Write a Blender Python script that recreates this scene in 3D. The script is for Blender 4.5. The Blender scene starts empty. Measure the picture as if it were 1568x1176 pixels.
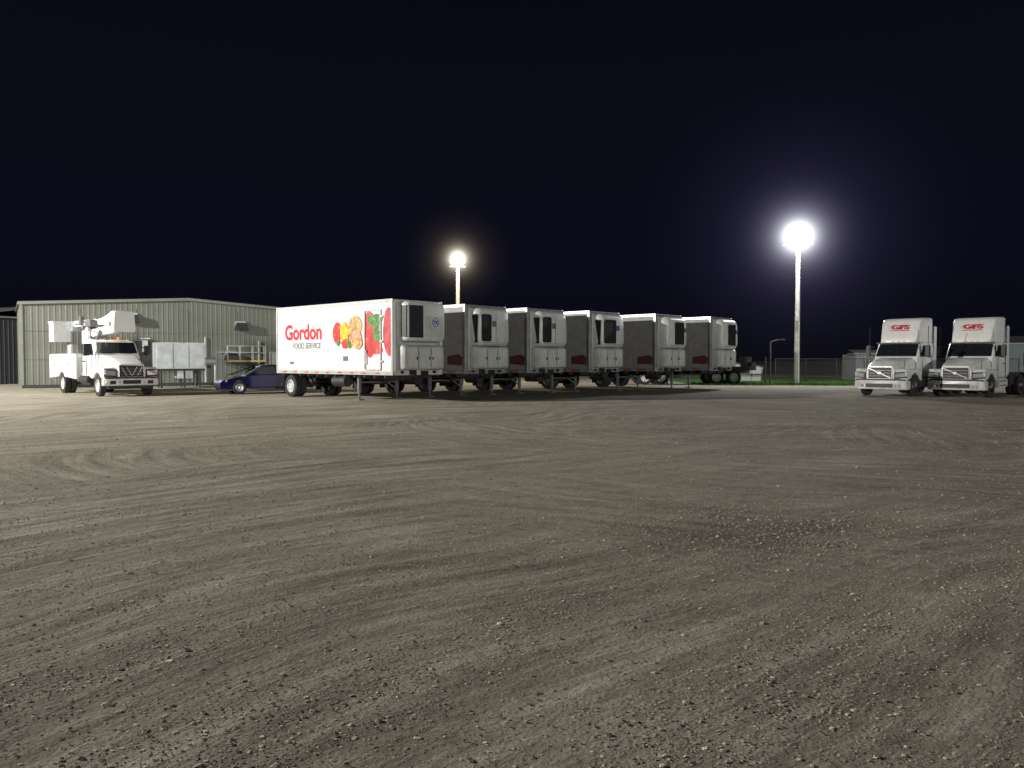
import bpy, bmesh, math, random
import numpy as np
from mathutils import Vector, Matrix
random.seed(4); rng=np.random.default_rng(4)
S=bpy.context.scene
S.view_settings.view_transform='Standard'
S.view_settings.look='None'
S.view_settings.exposure=0

# ---------------------------------------------------------------- materials
def mat(name,col,rough=.5,metal=0,var=.12,scale=3.0,bump=0,bscale=40,emit=None,es=0,dirt=0,coat=0):
    m=bpy.data.materials.new(name); m.use_nodes=True
    nt=m.node_tree; b=nt.nodes['Principled BSDF']
    b.inputs['Roughness'].default_value=rough; b.inputs['Metallic'].default_value=metal
    if coat: b.inputs['Coat Weight'].default_value=coat
    tc=nt.nodes.new('ShaderNodeTexCoord')
    n=nt.nodes.new('ShaderNodeTexNoise'); n.inputs['Scale'].default_value=scale; n.inputs['Detail'].default_value=5
    nt.links.new(tc.outputs['Object'],n.inputs['Vector'])
    r=nt.nodes.new('ShaderNodeValToRGB')
    c=Vector(col)
    r.color_ramp.elements[0].position=.3; r.color_ramp.elements[1].position=.7
    r.color_ramp.elements[0].color=(*(c*(1-var)),1); r.color_ramp.elements[1].color=(*[min(1,x*(1+var*.4)) for x in c],1)
    nt.links.new(n.outputs['Fac'],r.inputs['Fac'])
    out=r.outputs['Color']
    if dirt:
        sx=nt.nodes.new('ShaderNodeSeparateXYZ'); nt.links.new(tc.outputs['Object'],sx.inputs[0])
        mr=nt.nodes.new('ShaderNodeMapRange'); mr.inputs['From Min'].default_value=.3; mr.inputs['From Max'].default_value=dirt
        mr.inputs['To Min'].default_value=.85; mr.inputs['To Max'].default_value=.12
        nt.links.new(sx.outputs['Z'],mr.inputs['Value'])
        mp=nt.nodes.new('ShaderNodeMapping'); mp.inputs['Scale'].default_value=(7,7,1.5); nt.links.new(tc.outputs['Object'],mp.inputs[0])
        n2=nt.nodes.new('ShaderNodeTexNoise'); n2.inputs['Scale'].default_value=1; n2.inputs['Detail'].default_value=6
        nt.links.new(mp.outputs[0],n2.inputs['Vector'])
        mu=nt.nodes.new('ShaderNodeMath'); mu.operation='MULTIPLY'
        nt.links.new(mr.outputs[0],mu.inputs[0]); nt.links.new(n2.outputs['Fac'],mu.inputs[1])
        mx=nt.nodes.new('ShaderNodeMixRGB'); mx.inputs['Color2'].default_value=(.15,.135,.11,1)
        nt.links.new(mu.outputs[0],mx.inputs['Fac']); nt.links.new(out,mx.inputs['Color1']); out=mx.outputs[0]
    nt.links.new(out,b.inputs['Base Color'])
    if bump:
        n3=nt.nodes.new('ShaderNodeTexNoise'); n3.inputs['Scale'].default_value=bscale
        nt.links.new(tc.outputs['Object'],n3.inputs['Vector'])
        bp=nt.nodes.new('ShaderNodeBump'); bp.inputs['Strength'].default_value=bump; bp.inputs['Distance'].default_value=.02
        nt.links.new(n3.outputs['Fac'],bp.inputs['Height']); nt.links.new(bp.outputs[0],b.inputs['Normal'])
    if emit:
        b.inputs['Emission Color'].default_value=(*emit,1); b.inputs['Emission Strength'].default_value=es
    return m
M=dict(
 white=mat('white_paint',(.76,.77,.76),.3,dirt=1.8,var=.07,coat=.3),
 panel=mat('trailer_white',(.74,.74,.74),.4,dirt=1.7,var=.06,scale=1.2),
 unit=mat('unit_white',(.46,.48,.46),.4,dirt=3.6,var=.24,scale=2),
 unitdoor=mat('unit_door_white',(.52,.54,.52),.4,dirt=3.3,var=.14,scale=2),
 alu=mat('aluminium',(.45,.46,.47),.35,.8,var=.2),
 shadepanel=mat('side_panel_shaded',(.27,.27,.26),.5,dirt=3.8,var=.25),  # whitish trailer sides darkened to grey, their shade put into the colour
 black=mat('black_plastic',(.012,.012,.014),.5,var=.3),
 grille=mat('grille_dark',(.03,.032,.035),.5,var=.3),
 tire=mat('tire_rubber',(.022,.021,.02),.85,var=.3,scale=8,bump=.4,bscale=60),
 steel=mat('chassis_steel',(.04,.038,.035),.6,.3,var=.4,scale=8),
 chrome=mat('chrome',(.7,.71,.73),.22,1,var=.05),
 rim=mat('rim_white',(.6,.6,.6),.4,.2,var=.2,scale=10),
 glass=mat('dark_glass',(.012,.016,.02),.06,var=.1,coat=.5),
 red=mat('logo_red',(.6,.015,.03),.45,var=.08),
 dred=mat('panel_dark_red',(.1,.03,.03),.5,var=.35),
 greytxt=mat('logo_grey',(.12,.12,.13),.5),
 orange=mat('marker_amber',(.8,.25,.02),.3,emit=(1,.35,.05),es=.25),
 redl=mat('marker_red',(.6,.02,.02),.3),
 lens=mat('headlamp_lens',(.6,.65,.7),.08,.5,var=.1),
 blue=mat('badge_blue',(.02,.09,.3),.4),
 carblue=mat('car_paint_blue',(.007,.009,.085),.22,.35,var=.15,coat=1),
 wood=mat('pole_wood',(.36,.33,.27),.85,var=.35,scale=5,bump=.5),
 yellow=mat('dusty_yellow',(.5,.42,.15),.6,var=.2),
 concrete=mat('concrete',(.35,.34,.32),.85,var=.2,bump=.3),
 galv=mat('galvanised',(.5,.53,.54),.4,.5,var=.25,scale=2),
)
def decal(name,stops,scale,kind='noise'):
    m=bpy.data.materials.new(name); m.use_nodes=True; nt=m.node_tree; b=nt.nodes['Principled BSDF']
    b.inputs['Roughness'].default_value=.4
    tc=nt.nodes.new('ShaderNodeTexCoord')
    n=nt.nodes.new('ShaderNodeTexNoise'); o=n.outputs['Fac']; n.inputs['Detail'].default_value=4
    if kind=='v': n.inputs['Distortion'].default_value=1.5
    n.inputs['Scale'].default_value=scale
    nt.links.new(tc.outputs['Object'],n.inputs['Vector'])
    r=nt.nodes.new('ShaderNodeValToRGB'); cr=r.color_ramp
    while len(cr.elements)<len(stops): cr.elements.new(.5)
    for e,(p,c) in zip(cr.elements,stops): e.position=p; e.color=(*c,1)
    nt.links.new(o,r.inputs['Fac']); nt.links.new(r.outputs[0],b.inputs['Base Color'])
    return m
D=dict(
 tomato=decal('graphic_tomato',[(.35,(.45,.01,.01)),(.6,(.75,.03,.02)),(.75,(.85,.3,.2))],3),
 yel=decal('graphic_yellow_pepper',[(.35,(.7,.25,.01)),(.55,(.8,.48,.02)),(.75,(.85,.68,.15))],3),
 bread=decal('graphic_bread',[(.3,(.2,.08,.02)),(.42,(.45,.22,.06)),(.52,(.6,.36,.12)),(.68,(.75,.6,.33))],4,'v'),
 meat=decal('graphic_meat',[(.3,(.3,.04,.02)),(.45,(.6,.15,.08)),(.55,(.7,.42,.25)),(.7,(.2,.32,.05))],6,'v'),
 redp=decal('graphic_red_pepper',[(.35,(.4,.005,.01)),(.55,(.7,.02,.02)),(.75,(.85,.25,.15))],2.5),
 green=decal('graphic_greens',[(.3,(.01,.06,.005)),(.5,(.04,.2,.02)),(.75,(.25,.45,.08))],5,'v'),
 apple=decal('graphic_apple',[(.35,(.25,.005,.02)),(.55,(.5,.01,.03)),(.8,(.75,.2,.15))],2.5),
)
# ---------------------------------------------------------------- helpers
def empty(name,loc,ang):
    e=bpy.data.objects.new(name,None); S.collection.objects.link(e); e.location=loc; e.rotation_euler=(0,0,ang); e.empty_display_size=.3
    return e
class G:
    def __init__(s): s.b=bmesh.new()
    def add(s,verts,faces):
        vs=[s.b.verts.new(v) for v in verts]
        for f in faces:
            try: s.b.faces.new([vs[i] for i in f])
            except ValueError: pass
        return s
    def box(s,x0,x1,y0,y1,z0,z1,bev=0,rot=None,piv=None):
        t=bmesh.new(); bmesh.ops.create_cube(t,size=1)
        for v in t.verts: v.co=Vector((x0+(v.co.x+.5)*(x1-x0),y0+(v.co.y+.5)*(y1-y0),z0+(v.co.z+.5)*(z1-z0)))
        if bev: bmesh.ops.bevel(t,geom=t.edges[:],offset=bev,segments=2,affect='EDGES')
        if rot is not None:
            p=Vector(piv) if piv else Vector(((x0+x1)/2,(y0+y1)/2,(z0+z1)/2))
            bmesh.ops.transform(t,matrix=Matrix.Translation(p)@rot@Matrix.Translation(-p),verts=t.verts)
        s.merge(t); return s
    def merge(s,t):
        t.verts.index_update()
        vs=[s.b.verts.new(v.co) for v in t.verts]
        for f in t.faces:
            nf=s.b.faces.new([vs[v.index] for v in f.verts])
        t.free()
    def cyl(s,p0,p1,r0,r1=None,n=16):
        r1=r0 if r1 is None else r1
        p0=Vector(p0);p1=Vector(p1);d=(p1-p0).normalized()
        u=d.orthogonal().normalized(); w=d.cross(u)
        V=[];
        for p,r in((p0,r0),(p1,r1)):
            for i in range(n):
                a=2*math.pi*i/n; V.append(p+u*math.cos(a)*r+w*math.sin(a)*r)
        F=[(i,(i+1)%n,n+(i+1)%n,n+i) for i in range(n)]+[tuple(range(n-1,-1,-1)),tuple(range(n,2*n))]
        return s.add(V,F)
    def lathe_y(s,c,prof,n=28):
        c=Vector(c);V=[];m=len(prof)
        for i in range(n):
            a=2*math.pi*i/n
            for (r,y) in prof: V.append(c+Vector((r*math.cos(a),y,r*math.sin(a))))
        F=[]
        for i in range(n):
            j=(i+1)%n
            for k in range(m-1): F.append((i*m+k,i*m+k+1,j*m+k+1,j*m+k))
        return s.add(V,F)
    def prism(s,poly,y0,y1,taper=1):
        n=len(poly); V=[(x,y0,z) for x,z in poly]+[(x,y1,z) for x,z in poly]
        F=[(i,(i+1)%n,n+(i+1)%n,n+i) for i in range(n)]+[tuple(range(n)),tuple(range(2*n-1,n-1,-1))]
        return s.add(V,F)
    def loft(s,secs,k=3):
        rings=[]
        for (x,hb,ht,z0,z1,r) in secs:
            r=min(r,hb*.95,(z1-z0)*.48); ring=[]
            for (cy,cz,a0,h) in ((ht-r,z1-r,0,1),(-(ht-r),z1-r,90,1),(-(hb-r),z0+r,180,1),(hb-r,z0+r,270,1)):
                for i in range(k+1):
                    a=math.radians(a0+90*i/k); ring.append(Vector((x,cy+r*math.cos(a),cz+r*math.sin(a))))
            rings.append(ring)
        n=len(rings[0]); V=[v for R in rings for v in R]; F=[]
        for j in range(len(rings)-1):
            for i in range(n): F.append((j*n+i,j*n+(i+1)%n,(j+1)*n+(i+1)%n,(j+1)*n+i))
        F.append(tuple(range(n))); F.append(tuple(range(len(V)-1,len(V)-n-1,-1)))
        return s.add(V,F)
    def panel(s,pts,t=.012,out=None):
        P=[Vector(p) for p in pts]; nrm=(P[1]-P[0]).cross(P[2]-P[0]).normalized()
        if out is not None and nrm.dot(Vector(out))<0: nrm=-nrm
        n=len(P); V=[p-nrm*t for p in P]+[p+nrm*t for p in P]
        F=[(i,(i+1)%n,n+(i+1)%n,n+i) for i in range(n)]+[tuple(range(n)),tuple(range(2*n-1,n-1,-1))]
        return s.add(V,F)
    def done(s,name,parent,m,smooth=False,bev=0):
        me=bpy.data.meshes.new(name); bmesh.ops.recalc_face_normals(s.b,faces=s.b.faces); s.b.to_mesh(me); s.b.free()
        me.materials.append(m if not isinstance(m,str) else M[m])
        o=bpy.data.objects.new(name,me); S.collection.objects.link(o)
        if parent: o.parent=parent
        if smooth:
            for p in me.polygons: p.use_smooth=True
            try: me.set_sharp_from_angle(angle=math.radians(40))
            except Exception: pass
        if bev:
            md=o.modifiers.new('b','BEVEL'); md.width=bev; md.segments=2; md.limit_method='ANGLE'
        return o
def text(name,s,parent,loc,rot,size,m,ext=.004,off=0,sx=1,align='CENTER'):
    c=bpy.data.curves.new(name,'FONT'); c.body=s; c.size=size; c.extrude=ext; c.offset=off; c.align_x=align
    c.resolution_u=6
    o=bpy.data.objects.new(name+'_tmp',c); S.collection.objects.link(o)
    dg=bpy.context.evaluated_depsgraph_get(); me=bpy.data.meshes.new_from_object(o.evaluated_get(dg))
    bpy.data.objects.remove(o); me.materials.clear(); me.materials.append(M[m])
    o=bpy.data.objects.new(name,me); S.collection.objects.link(o)
    o.parent=parent; o.location=loc; o.rotation_euler=rot; o.scale=(sx,1,1)
    return o
def wheels(parent,lst,r=.5,w=.28,rimmat='rim',hub=True):
    t=G(); ri=G(); hb=G()
    for (x,y,sd) in lst:
        h=w/2; c=(x,y,r)
        t.lathe_y(c,[(r*.58,-h*.85),(r*.66,-h),(r*.9,-h),(r*.985,-h*.8),(r,-h*.6),(r*.975,-h*.3),(r,-h*.27),(r,h*.27),(r*.975,h*.3),(r,h*.6),(r*.985,h*.8),(r*.9,h),(r*.66,h),(r*.58,h*.85)])
        o=sd*h
        ri.lathe_y(c,[(r*.6,o*.9),(r*.57,o*.92),(r*.5,o*.45),(r*.3,o*.35),(r*.22,o*.75),(.0001,o*.8)],24)
        for i in range(8):
            a=i*math.pi/4; 
            hb.cyl((x+math.cos(a)*r*.4,y+o*.25,r+math.sin(a)*r*.4),(x+math.cos(a)*r*.4,y+o*.47,r+math.sin(a)*r*.4),r*.07,n=8)
    t.done('tires',parent,'tire',True); ri.done('rims',parent,rimmat,True); hb.done('wheel_holes',parent,'black')

# ---------------------------------------------------------------- trailer
hd=Vector((.74,-.67)).normalized(); HA=math.atan2(hd.y,hd.x)
rt=Vector((hd.y,-hd.x))
def blob(cx,cz,rx,rz,seed,irr=.06,n=40,tilt=0):
    r=random.Random(seed); ph=[r.random()*6.28 for _ in range(4)]; P=[]
    for i in range(n):
        a=2*math.pi*i/n; k=1+irr*(math.sin(2*a+ph[0])+.6*math.sin(3*a+ph[1])+.4*math.sin(5*a+ph[2]))
        x=rx*k*math.cos(a); z=rz*k*math.sin(a)
        P.append((cx+x*math.cos(tilt)-z*math.sin(tilt),cz+x*math.sin(tilt)+z*math.cos(tilt)))
    return P
def trailer(corner,full=False,style=0,L=8.5,unitmat='unit',rot=0):
    ctr=Vector(corner)-rt*1.3
    e=empty('refrigerated_trailer',(ctr.x,ctr.y,0),HA+rot)
    W=1.3; Z0=1.08; Z1=4.1
    side='panel' if full else 'shadepanel'
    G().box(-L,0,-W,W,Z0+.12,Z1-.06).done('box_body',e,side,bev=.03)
    a=G()
    for y in(-W,W): 
        sg=1 if y>0 else -1
        a.box(-L-.01,.01,y-.02*1+sg*.005,y+.02+sg*.005,Z1-.13,Z1+.01)
        a.box(-L-.01,.01,y-.02+sg*.008,y+.02+sg*.008,Z0,Z0+.16)
        a.box(-.09,.015,y-.03+sg*.006,y+.03+sg*.006,Z0+.161,Z1-.131)
        a.box(-L-.015,-L+.08,y-.03+sg*.006,y+.03+sg*.006,Z0+.161,Z1-.131)
    a.box(.001,.03,-W+.03,W-.03,Z1-.13,Z1-.01); a.box(.001,.03,-W+.03,W-.03,Z0,Z0+.16)
    a.box(-L-.03,-L-.001,-W+.03,W-.03,Z1-.13,Z1-.01)
    a.done('rails',e,'alu' if not full else 'unitdoor',bev=.008)
    tp=G(); tw=G()
    x=-L+.3; k=0
    while x<-.3:
        (tp if k%2 else tw).box(x,x+.28,-W-.0325,-W-.0295,Z0+.05,Z0+.1); x+=.3 if k%2==0 else .55; k+=1
    tp.done('tape_red',e,'redl'); tw.done('tape_white',e,'unit')
    sm=G()
    for i in range(1,7): sm.box(-L+i*1.22-.006,-L+i*1.22+.006,-W-.003,-W+.001,Z0+.17,Z1-.14)
    sm.done('panel_seams',e,'unit')
    l=G()
    for y in(-W+.12,W-.12,-.15,.15): l.box(.031,.05,y-.04,y+.04,Z1-.1,Z1-.05)
    l.box(-.35,-.25,-W-.045,-W-.03,Z1-.09,Z1-.05); l.box(-L+.15,-L+.25,-W-.045,-W-.03,Z1-.09,Z1-.05); l.box(-L/2-.05,-L/2+.05,-W-.045,-W-.034,Z0+.05,Z0+.09)
    l.done('marker_lights',e,'orange' if full else 'redl')
    D0=.034; DD=.52
    G().box(.001,.028,-1.15,1.15,Z0+.17,Z1-.14).done('front_wall_panel',e,'unit')
    if style==0:
        G().loft([(D0,1.02,1.02,2.42,4.02,.12),(D0+.3,1.02,1.02,2.42,4.02,.16),(D0+DD-.05,.98,.98,2.45,3.98,.2),(D0+DD,.9,.9,2.5,3.9,.2)],5).done('refrigeration_unit_cover',e,'unitdoor',True)
        g=G(); g.box(D0+DD-.02,D0+DD+.018,-.93,-.2,2.58,3.86,.012); g.box(D0+.12,D0+DD-.06,-1.03,-.9,2.6,3.85,.01); g.done('intake_grille',e,'black')
        s2=G()
        for i in range(14): s2.box(D0+DD+.016,D0+DD+.03,-.9,-.23,2.64+i*.088,2.665+i*.088)
        s2.done('grille_slats',e,'grille')
        G().box(D0+DD+.002,D0+DD+.014,-.1,.86,2.62,3.45,.004).done('unit_door',e,'unit')
        G().box(D0+DD+.006,D0+DD+.02,.22,.66,3.0,3.42,.004).done('badge',e,'unitdoor')
        rg=G()
        for k in range(24):
            a0=2*math.pi*k/24; a1=2*math.pi*(k+1)/24; X=D0+DD+.022
            rg.add([(X,.44+.19*math.cos(a0),3.21+.19*math.sin(a0)),(X,.44+.19*math.cos(a1),3.21+.19*math.sin(a1)),(X,.44+.155*math.cos(a1),3.21+.155*math.sin(a1)),(X,.44+.155*math.cos(a0),3.21+.155*math.sin(a0))],[(0,1,2,3)])
        rg.done('badge_ring',e,'blue')
        text('badge_text','TK',e,(D0+DD+.024,.44,3.13),(math.pi/2,0,math.pi/2),.22,'blue',.002,.01)
    else:
        G().loft([(D0,1.04,1.04,2.3,3.95,.1),(D0+.25,1.04,1.0,2.3,3.97,.25),(D0+DD-.08,1.0,.95,2.32,3.9,.3),(D0+DD,.9,.85,2.4,3.78,.28)],6).done('refrigeration_unit_cover',e,'unitdoor',True)
        y0,y1=((-.86,-.25) if style==1 else (-.86,.5) if style==2 else (-.3,.6))
        if style==2: y0,y1=-.86,.15
        g=G(); g.box(D0+DD-.02,D0+DD+.018,y0,y1,2.5,3.68,.05); 
        if style in(1,2): g.box(D0+.1,D0+DD-.1,-1.03,-.9,2.45,3.65,.01)
        g.done('intake_grille',e,'black')
        G().box(D0+DD-.0,D0+DD+.022,y1+.06,min(.86,y1+.34),3.15,3.4,.01).done('badge',e,'blue' if style==2 else 'greytxt')
        s2=G(); s2.box(D0+DD+.001,D0+DD+.012,-.84,.84,2.44,2.455); s2.box(D0+DD+.001,D0+DD+.012,max(y1+.03,.05),max(y1+.045,.065),2.5,3.7); s2.done('cover_seams',e,'grille')
    u=G(); u.loft([(D0,1.08,1.08,1.3,2.28,.06),(D0+.3,1.08,1.08,1.3,2.28,.08),(D0+.38,1.02,1.02,1.36,2.22,.08)],3); u.done('unit_lower_body',e,'unit',True)
    d=G(); d.box(D0+.37,D0+.392,-.92,-.36,1.42,2.16,.006); d.box(D0+.37,D0+.392,-.3,.3,1.42,2.16,.006); d.box(D0+.37,D0+.392,.36,.92,1.42,2.16,.006)
    d.done('access_doors',e,'unitdoor')
    k=G(); 
    for y in(-.42,.24,.42): k.box(D0+.391,D0+.41,y-.02,y+.03,1.7,1.82)
    for y in(-.33,.33): k.box(D0+.382,D0+.386,y-.012,y+.012,1.4,2.18)
    k.box(D0,D0+.12,-.5,-.2,1.1,1.28,.01); k.box(D0,D0+.1,.1,.45,1.08,1.25,.01); k.cyl((D0+.01,.8,1.2),(D0+.12,.8,1.2),.06); k.cyl((D0+.01,-.9,1.2),(D0+.1,-.9,1.2),.05)
    k.cyl((D0+.05,-.35,1.15),(D0+.1,.1,.95),.02,n=6); k.cyl((D0+.1,.1,.95),(D0+.1,.3,1.12),.02,n=6)
    k.done('latches_gladhands',e,'black')
    v=G()
    for y in(-1.17,1.17): v.box(.03,.045,y-.01,y+.01,Z0+.17,Z1-.14)
    v.done('nose_trim',e,'alu')
    c=G()
    for y in(-.5,.5): c.box(-L+.1,-.4,y-.06,y+.06,.86,1.079)
    for i in range(12): c.box(-L+.4+i*.68,-L+.46+i*.68,-W+.05,W-.05,.96,1.075)
    AX=-L+1.05
    c.cyl((AX,-1.05,.52),(AX,1.05,.52),.07); 
    for y in(-.5,.5): c.box(AX-.6,AX+.6,y-.05,y+.05,.6,.7); c.box(AX-.65,AX-.5,y-.06,y+.06,.6,.9); c.box(AX+.5,AX+.65,y-.06,y+.06,.6,.9)
    c.box(-L+.0,-L+.1,-1.1,1.1,.5,.6); c.box(-L+.0,-L+.08,-.5,-.42,.55,1.0); c.box(-L+.0,-L+.08,.42,.5,.55,1.0)
    c.box(-3.9,-3.1,.5,1.1,.62,1.0,.04)
    c.done('chassis',e,'steel')
    G().cyl((-4.3,-.98,.78),(-3.4,-.98,.78),.24,n=20).done('fuel_tank',e,'steel',True)
    g=G()
    for y in(-1.0,1.0):
        g.box(-2.66,-2.54,y-.06,y+.06,.3,1.07); g.box(-2.63,-2.57,y-.03,y+.03,.06,.31); g.box(-2.78,-2.42,y-.13,y+.13,0,.05,.01)
        g.cyl((-2.6,y*.94,.45),(-3.2,y*.5,1.02),.03,n=8)
    g.cyl((-2.6,-1,.75),(-2.6,1,.75),.03,n=8); g.box(-2.64,-2.56,-1,1,.98,1.06)
    g.done('landing_gear',e,'greytxt')
    fl=G(); 
    for y in(-.86,.86): fl.box(AX-.72,AX-.7,y-.3,y+.3,.25,.95)
    fl.done('mud_flaps',e,'black')
    wheels(e,[(AX,-1.14,-1),(AX,-.82,-1),(AX,1.14,1),(AX,.82,1)],.5,.27,'rim' if full else 'greytxt')
    if full:
        Y=-W-.004
        def dec(name,P,m,lift=0):
            G().prism(P,Y-.004-lift,Y-lift).done(name,e,D[m])
        dec('graphic_tomato',blob(-3.72,2.84,.3,.48,1,.05),'tomato',0)
        dec('graphic_tomato_leaf',blob(-3.62,2.4,.16,.1,2,.2),'green',.006)
        dec('graphic_pepper_yellow',blob(-3.15,2.86,.32,.46,3,.1,tilt=.3),'yel',.012)
        dec('graphic_pepper_slice',blob(-3.1,2.38,.3,.19,23,.12),'tomato',.018)
        dec('graphic_greens_mid',blob(-2.78,2.5,.2,.3,31,.15),'green',.021)
        dec('graphic_sandwich_top',blob(-2.42,3.08,.42,.48,4,.05,tilt=.25),'bread',.024)
        dec('graphic_sandwich_meat',blob(-2.4,2.66,.44,.24,5,.1,tilt=.3),'meat',.030)
        dec('graphic_sandwich_crust',blob(-2.3,2.38,.4,.22,6,.08),'bread',.036)
        dec('graphic_pepper_red',blob(-1.42,2.75,.44,.98,7,.05),'redp',.0)
        dec('graphic_greens',blob(-1.12,3.3,.42,.3,8,.16),'green',.006)
        dec('graphic_pepper_green',blob(-.98,2.75,.24,.42,9,.1),'green',.012)
        dec('graphic_tomato_low',blob(-1.15,2.2,.5,.28,12,.1),'redp',.018)
        P=[(x,z) for x,z in blob(-.2,2.8,.42,.95,10,.04) if x<-.1]
        dec('graphic_apple',P,'apple',0)
        text('lettering_large','Gordon',e,(-6.32,Y-.003,2.62),(math.pi/2,0,0),.93,'red',.003,.032,.98)
        text('lettering_small','FOOD SERVICE',e,(-6.05,Y-.003,2.2),(math.pi/2,0,0),.36,'greytxt',.003,.006,.92)
        f=G(); x0,x1,z0,z1=-1.78,-.72,1.28,3.72
        for (a0,a1,b0,b1) in((x0,x0+.035,z0,z1),(x1-.035,x1,z0,z1),(x0+.036,x1-.036,z1-.035,z1),(x0+.036,x1-.036,z0,z0+.035)):
            f.box(a0,a1,Y-.05,Y+.001,b0,b1)
        f.done('side_door_frame',e,'alu')
        h=G(); 
        for z in(1.6,2.4,3.4): h.box(x1-.03,x1+.12,Y-.06,Y-.01,z,z+.07)
        h.box(x0+.1,x0+.14,Y-.07,Y-.03,1.5,2.1); h.done('door_hardware',e,'alu')
        G().box(-3.3,-2.95,Y-.012,Y,1.65,1.85,.003).done('placard',e,'greytxt')
        g=G(); g.box(-7.4,-7.1,Y-.012,Y,1.5,1.62); g.done('side_label',e,'greytxt')
    else:
        Y=-W-.004
        G().prism([(-1.1,1.5),(-.2,1.45),(-.15,1.8),(-.4,1.95),(-1.1,1.85)],Y-.004,Y).done('side_graphic',e,'dred')
    return e
CORN=[((-4.69,30.4),True,0),((-2.03,33.3),False,1),((.72,35.6),False,1),((3.78,37.8),False,2),((7.5,40.3),False,3),((11.05,43.0),False,3)]
for i,(c,f,st) in enumerate(CORN): trailer(c,f,st,rot=(0,.01,-.012,.008,-.01,.012)[i])

# ---------------------------------------------------------------- day cab tractor
def arch(x0,x1,z0,z1,cx,r,n=10):
    P=[(x0,z0)]
    P+=[(x0,z1-.12),(x0+.12,z1),(x1-.12,z1),(x1,z1-.18),(x1,z0)]
    P+=[(cx+r*math.cos(a),max(z0,.5+r*math.sin(a))) for a in [math.pi*i/n for i in range(n+1)] if .5+r*math.sin(a)>=z0-.001]
    return P
def tractor(loc,ang):
    e=empty('semi_truck_tractor',(loc[0],loc[1],0),ang)
    G().loft([(-.5,1.2,1.2,.32,.74,.06),(-.12,1.2,1.18,.32,.76,.08),(0,1.02,1.0,.34,.74,.08)],3).done('bumper',e,'white',True)
    b=G(); b.box(-.03,.012,-.62,.62,.42,.6,.01); b.box(-.2,-.0,-.98,-.7,.42,.58,.01); b.box(-.2,-.0,.7,.98,.42,.58,.01); b.box(-.12,-.02,-1.1,1.1,.745,.82); b.done('bumper_openings',e,'black')
    f=G(); 
    for y in(-.84,.84): f.cyl((-.03,y,.49),(0.02,y,.49),.06)
    f.done('fog_lamps',e,'lens')
    G().loft([(-.1,.68,.6,.78,1.42,.14),(-.3,.74,.66,.78,1.52,.16),(-1.0,.84,.76,.78,1.68,.18),(-1.75,.98,.92,.8,1.82,.18)],4).done('hood',e,'white',True)
    fe=G()
    for sg in(-1,1):
        y0,y1=sorted((sg*.66,sg*1.2))
        fe.prism(arch(-1.78,-.12,.7,1.28,-1.05,.58),y0,y1)
    fe.done('fenders',e,'white',True,bev=.05)
    h=G(); hb=G()
    for sg in(-1,1):
        hb.panel([(-.075,sg*.66,.82),(-.15,sg*1.19,.86),(-.19,sg*1.19,1.16),(-.095,sg*.66,1.12)],.03,(1,0,0))
        h.panel([(-.05,sg*.72,.88),(-.12,sg*1.12,.92),(-.15,sg*1.12,1.1),(-.06,sg*.72,1.06)],.03,(1,0,0))
    hb.done('headlight_bezels',e,'black'); h.done('headlights',e,'lens')
    G().box(-.14,-.06,-.56,.56,.8,1.38,.02).done('grille_surround',e,'chrome')
    G().box(-.07,-.048,-.53,.53,.83,1.35,.01).done('grille',e,'black')
    s=G()
    for i in range(3): s.box(-.049,-.044,-.5,.5,.95+i*.13,.956+i*.13)
    s.box(-.036,-.018,-.56,.56,1.075,1.105,rot=Matrix.Rotation(math.radians(-24),4,'X'))
    s.box(-.034,-.012,-.08,.08,1.035,1.15,.02)
    s.done('grille_bars',e,'chrome')
    G().loft([(-1.65,1.0,.98,.85,1.72,.1),(-1.72,1.04,1.0,.85,1.84,.1),(-2.12,1.12,1.0,.85,2.5,.14),(-2.4,1.13,1.02,.85,2.58,.16),(-3.35,1.13,1.04,.85,2.58,.14)],4).done('cab',e,'white',True)
    g=G()
    g.panel([(-1.735,-.93,1.86),(-1.735,.93,1.86),(-2.08,.89,2.44),(-2.08,-.89,2.44)],.016,(1,0,.5))
    for sg in(-1,1):
        g.panel([(-2.0,sg*1.075,1.85),(-2.95,sg*1.085,1.8),(-2.95,sg*1.05,2.38),(-2.28,sg*1.045,2.38)],.02,(0,sg,0))
    g.done('windows',e,'glass')
    t=G(); t.box(-1.95,-1.88,-.02,.02,1.9,2.4,rot=Matrix.Rotation(math.radians(-32),4,'Y')); 
    t.box(-1.78,-1.7,-.75,-.1,1.86,1.885); t.box(-1.78,-1.7,.1,.75,1.86,1.885)
    t.box(-1.98,-1.9,-1.0,1.0,2.46,2.53,.02)
    t.done('visor_wipers',e,'black')
    G().loft([(-1.98,.82,.78,2.5,2.6,.04),(-2.08,.86,.84,2.5,2.9,.08),(-2.3,.92,.89,2.5,3.5,.1),(-2.46,.95,.92,2.5,3.66,.12),(-3.1,1.0,.98,2.5,3.72,.12),(-3.4,1.0,.98,2.5,3.72,.1)],5).done('roof_fairing',e,'white',True)
    text('lettering','GFS',e,(-2.13,0,3.17),(math.radians(90-20),0,math.pi/2),.3,'red',.012,.008,1.7)
    st=G()
    st.box(-2.165,-2.11,-.42,.42,3.08,3.11,rot=Matrix.Rotation(math.radians(-20),4,'Y'))
    st.done('lettering_stripes',e,'red')
    sf=G()
    for sg in(-1,1):
        y0,y1=sorted((sg*1.06,sg*1.1)); sf.box(-3.65,-3.36,y0,y1,1.0,3.3,.015)
        y0,y1=sorted((sg*.75,sg*1.17)); sf.box(-3.3,-2.05,y0,y1,.42,.84,.05)
    sf.done('side_extenders',e,'white')
    sb=G()
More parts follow.
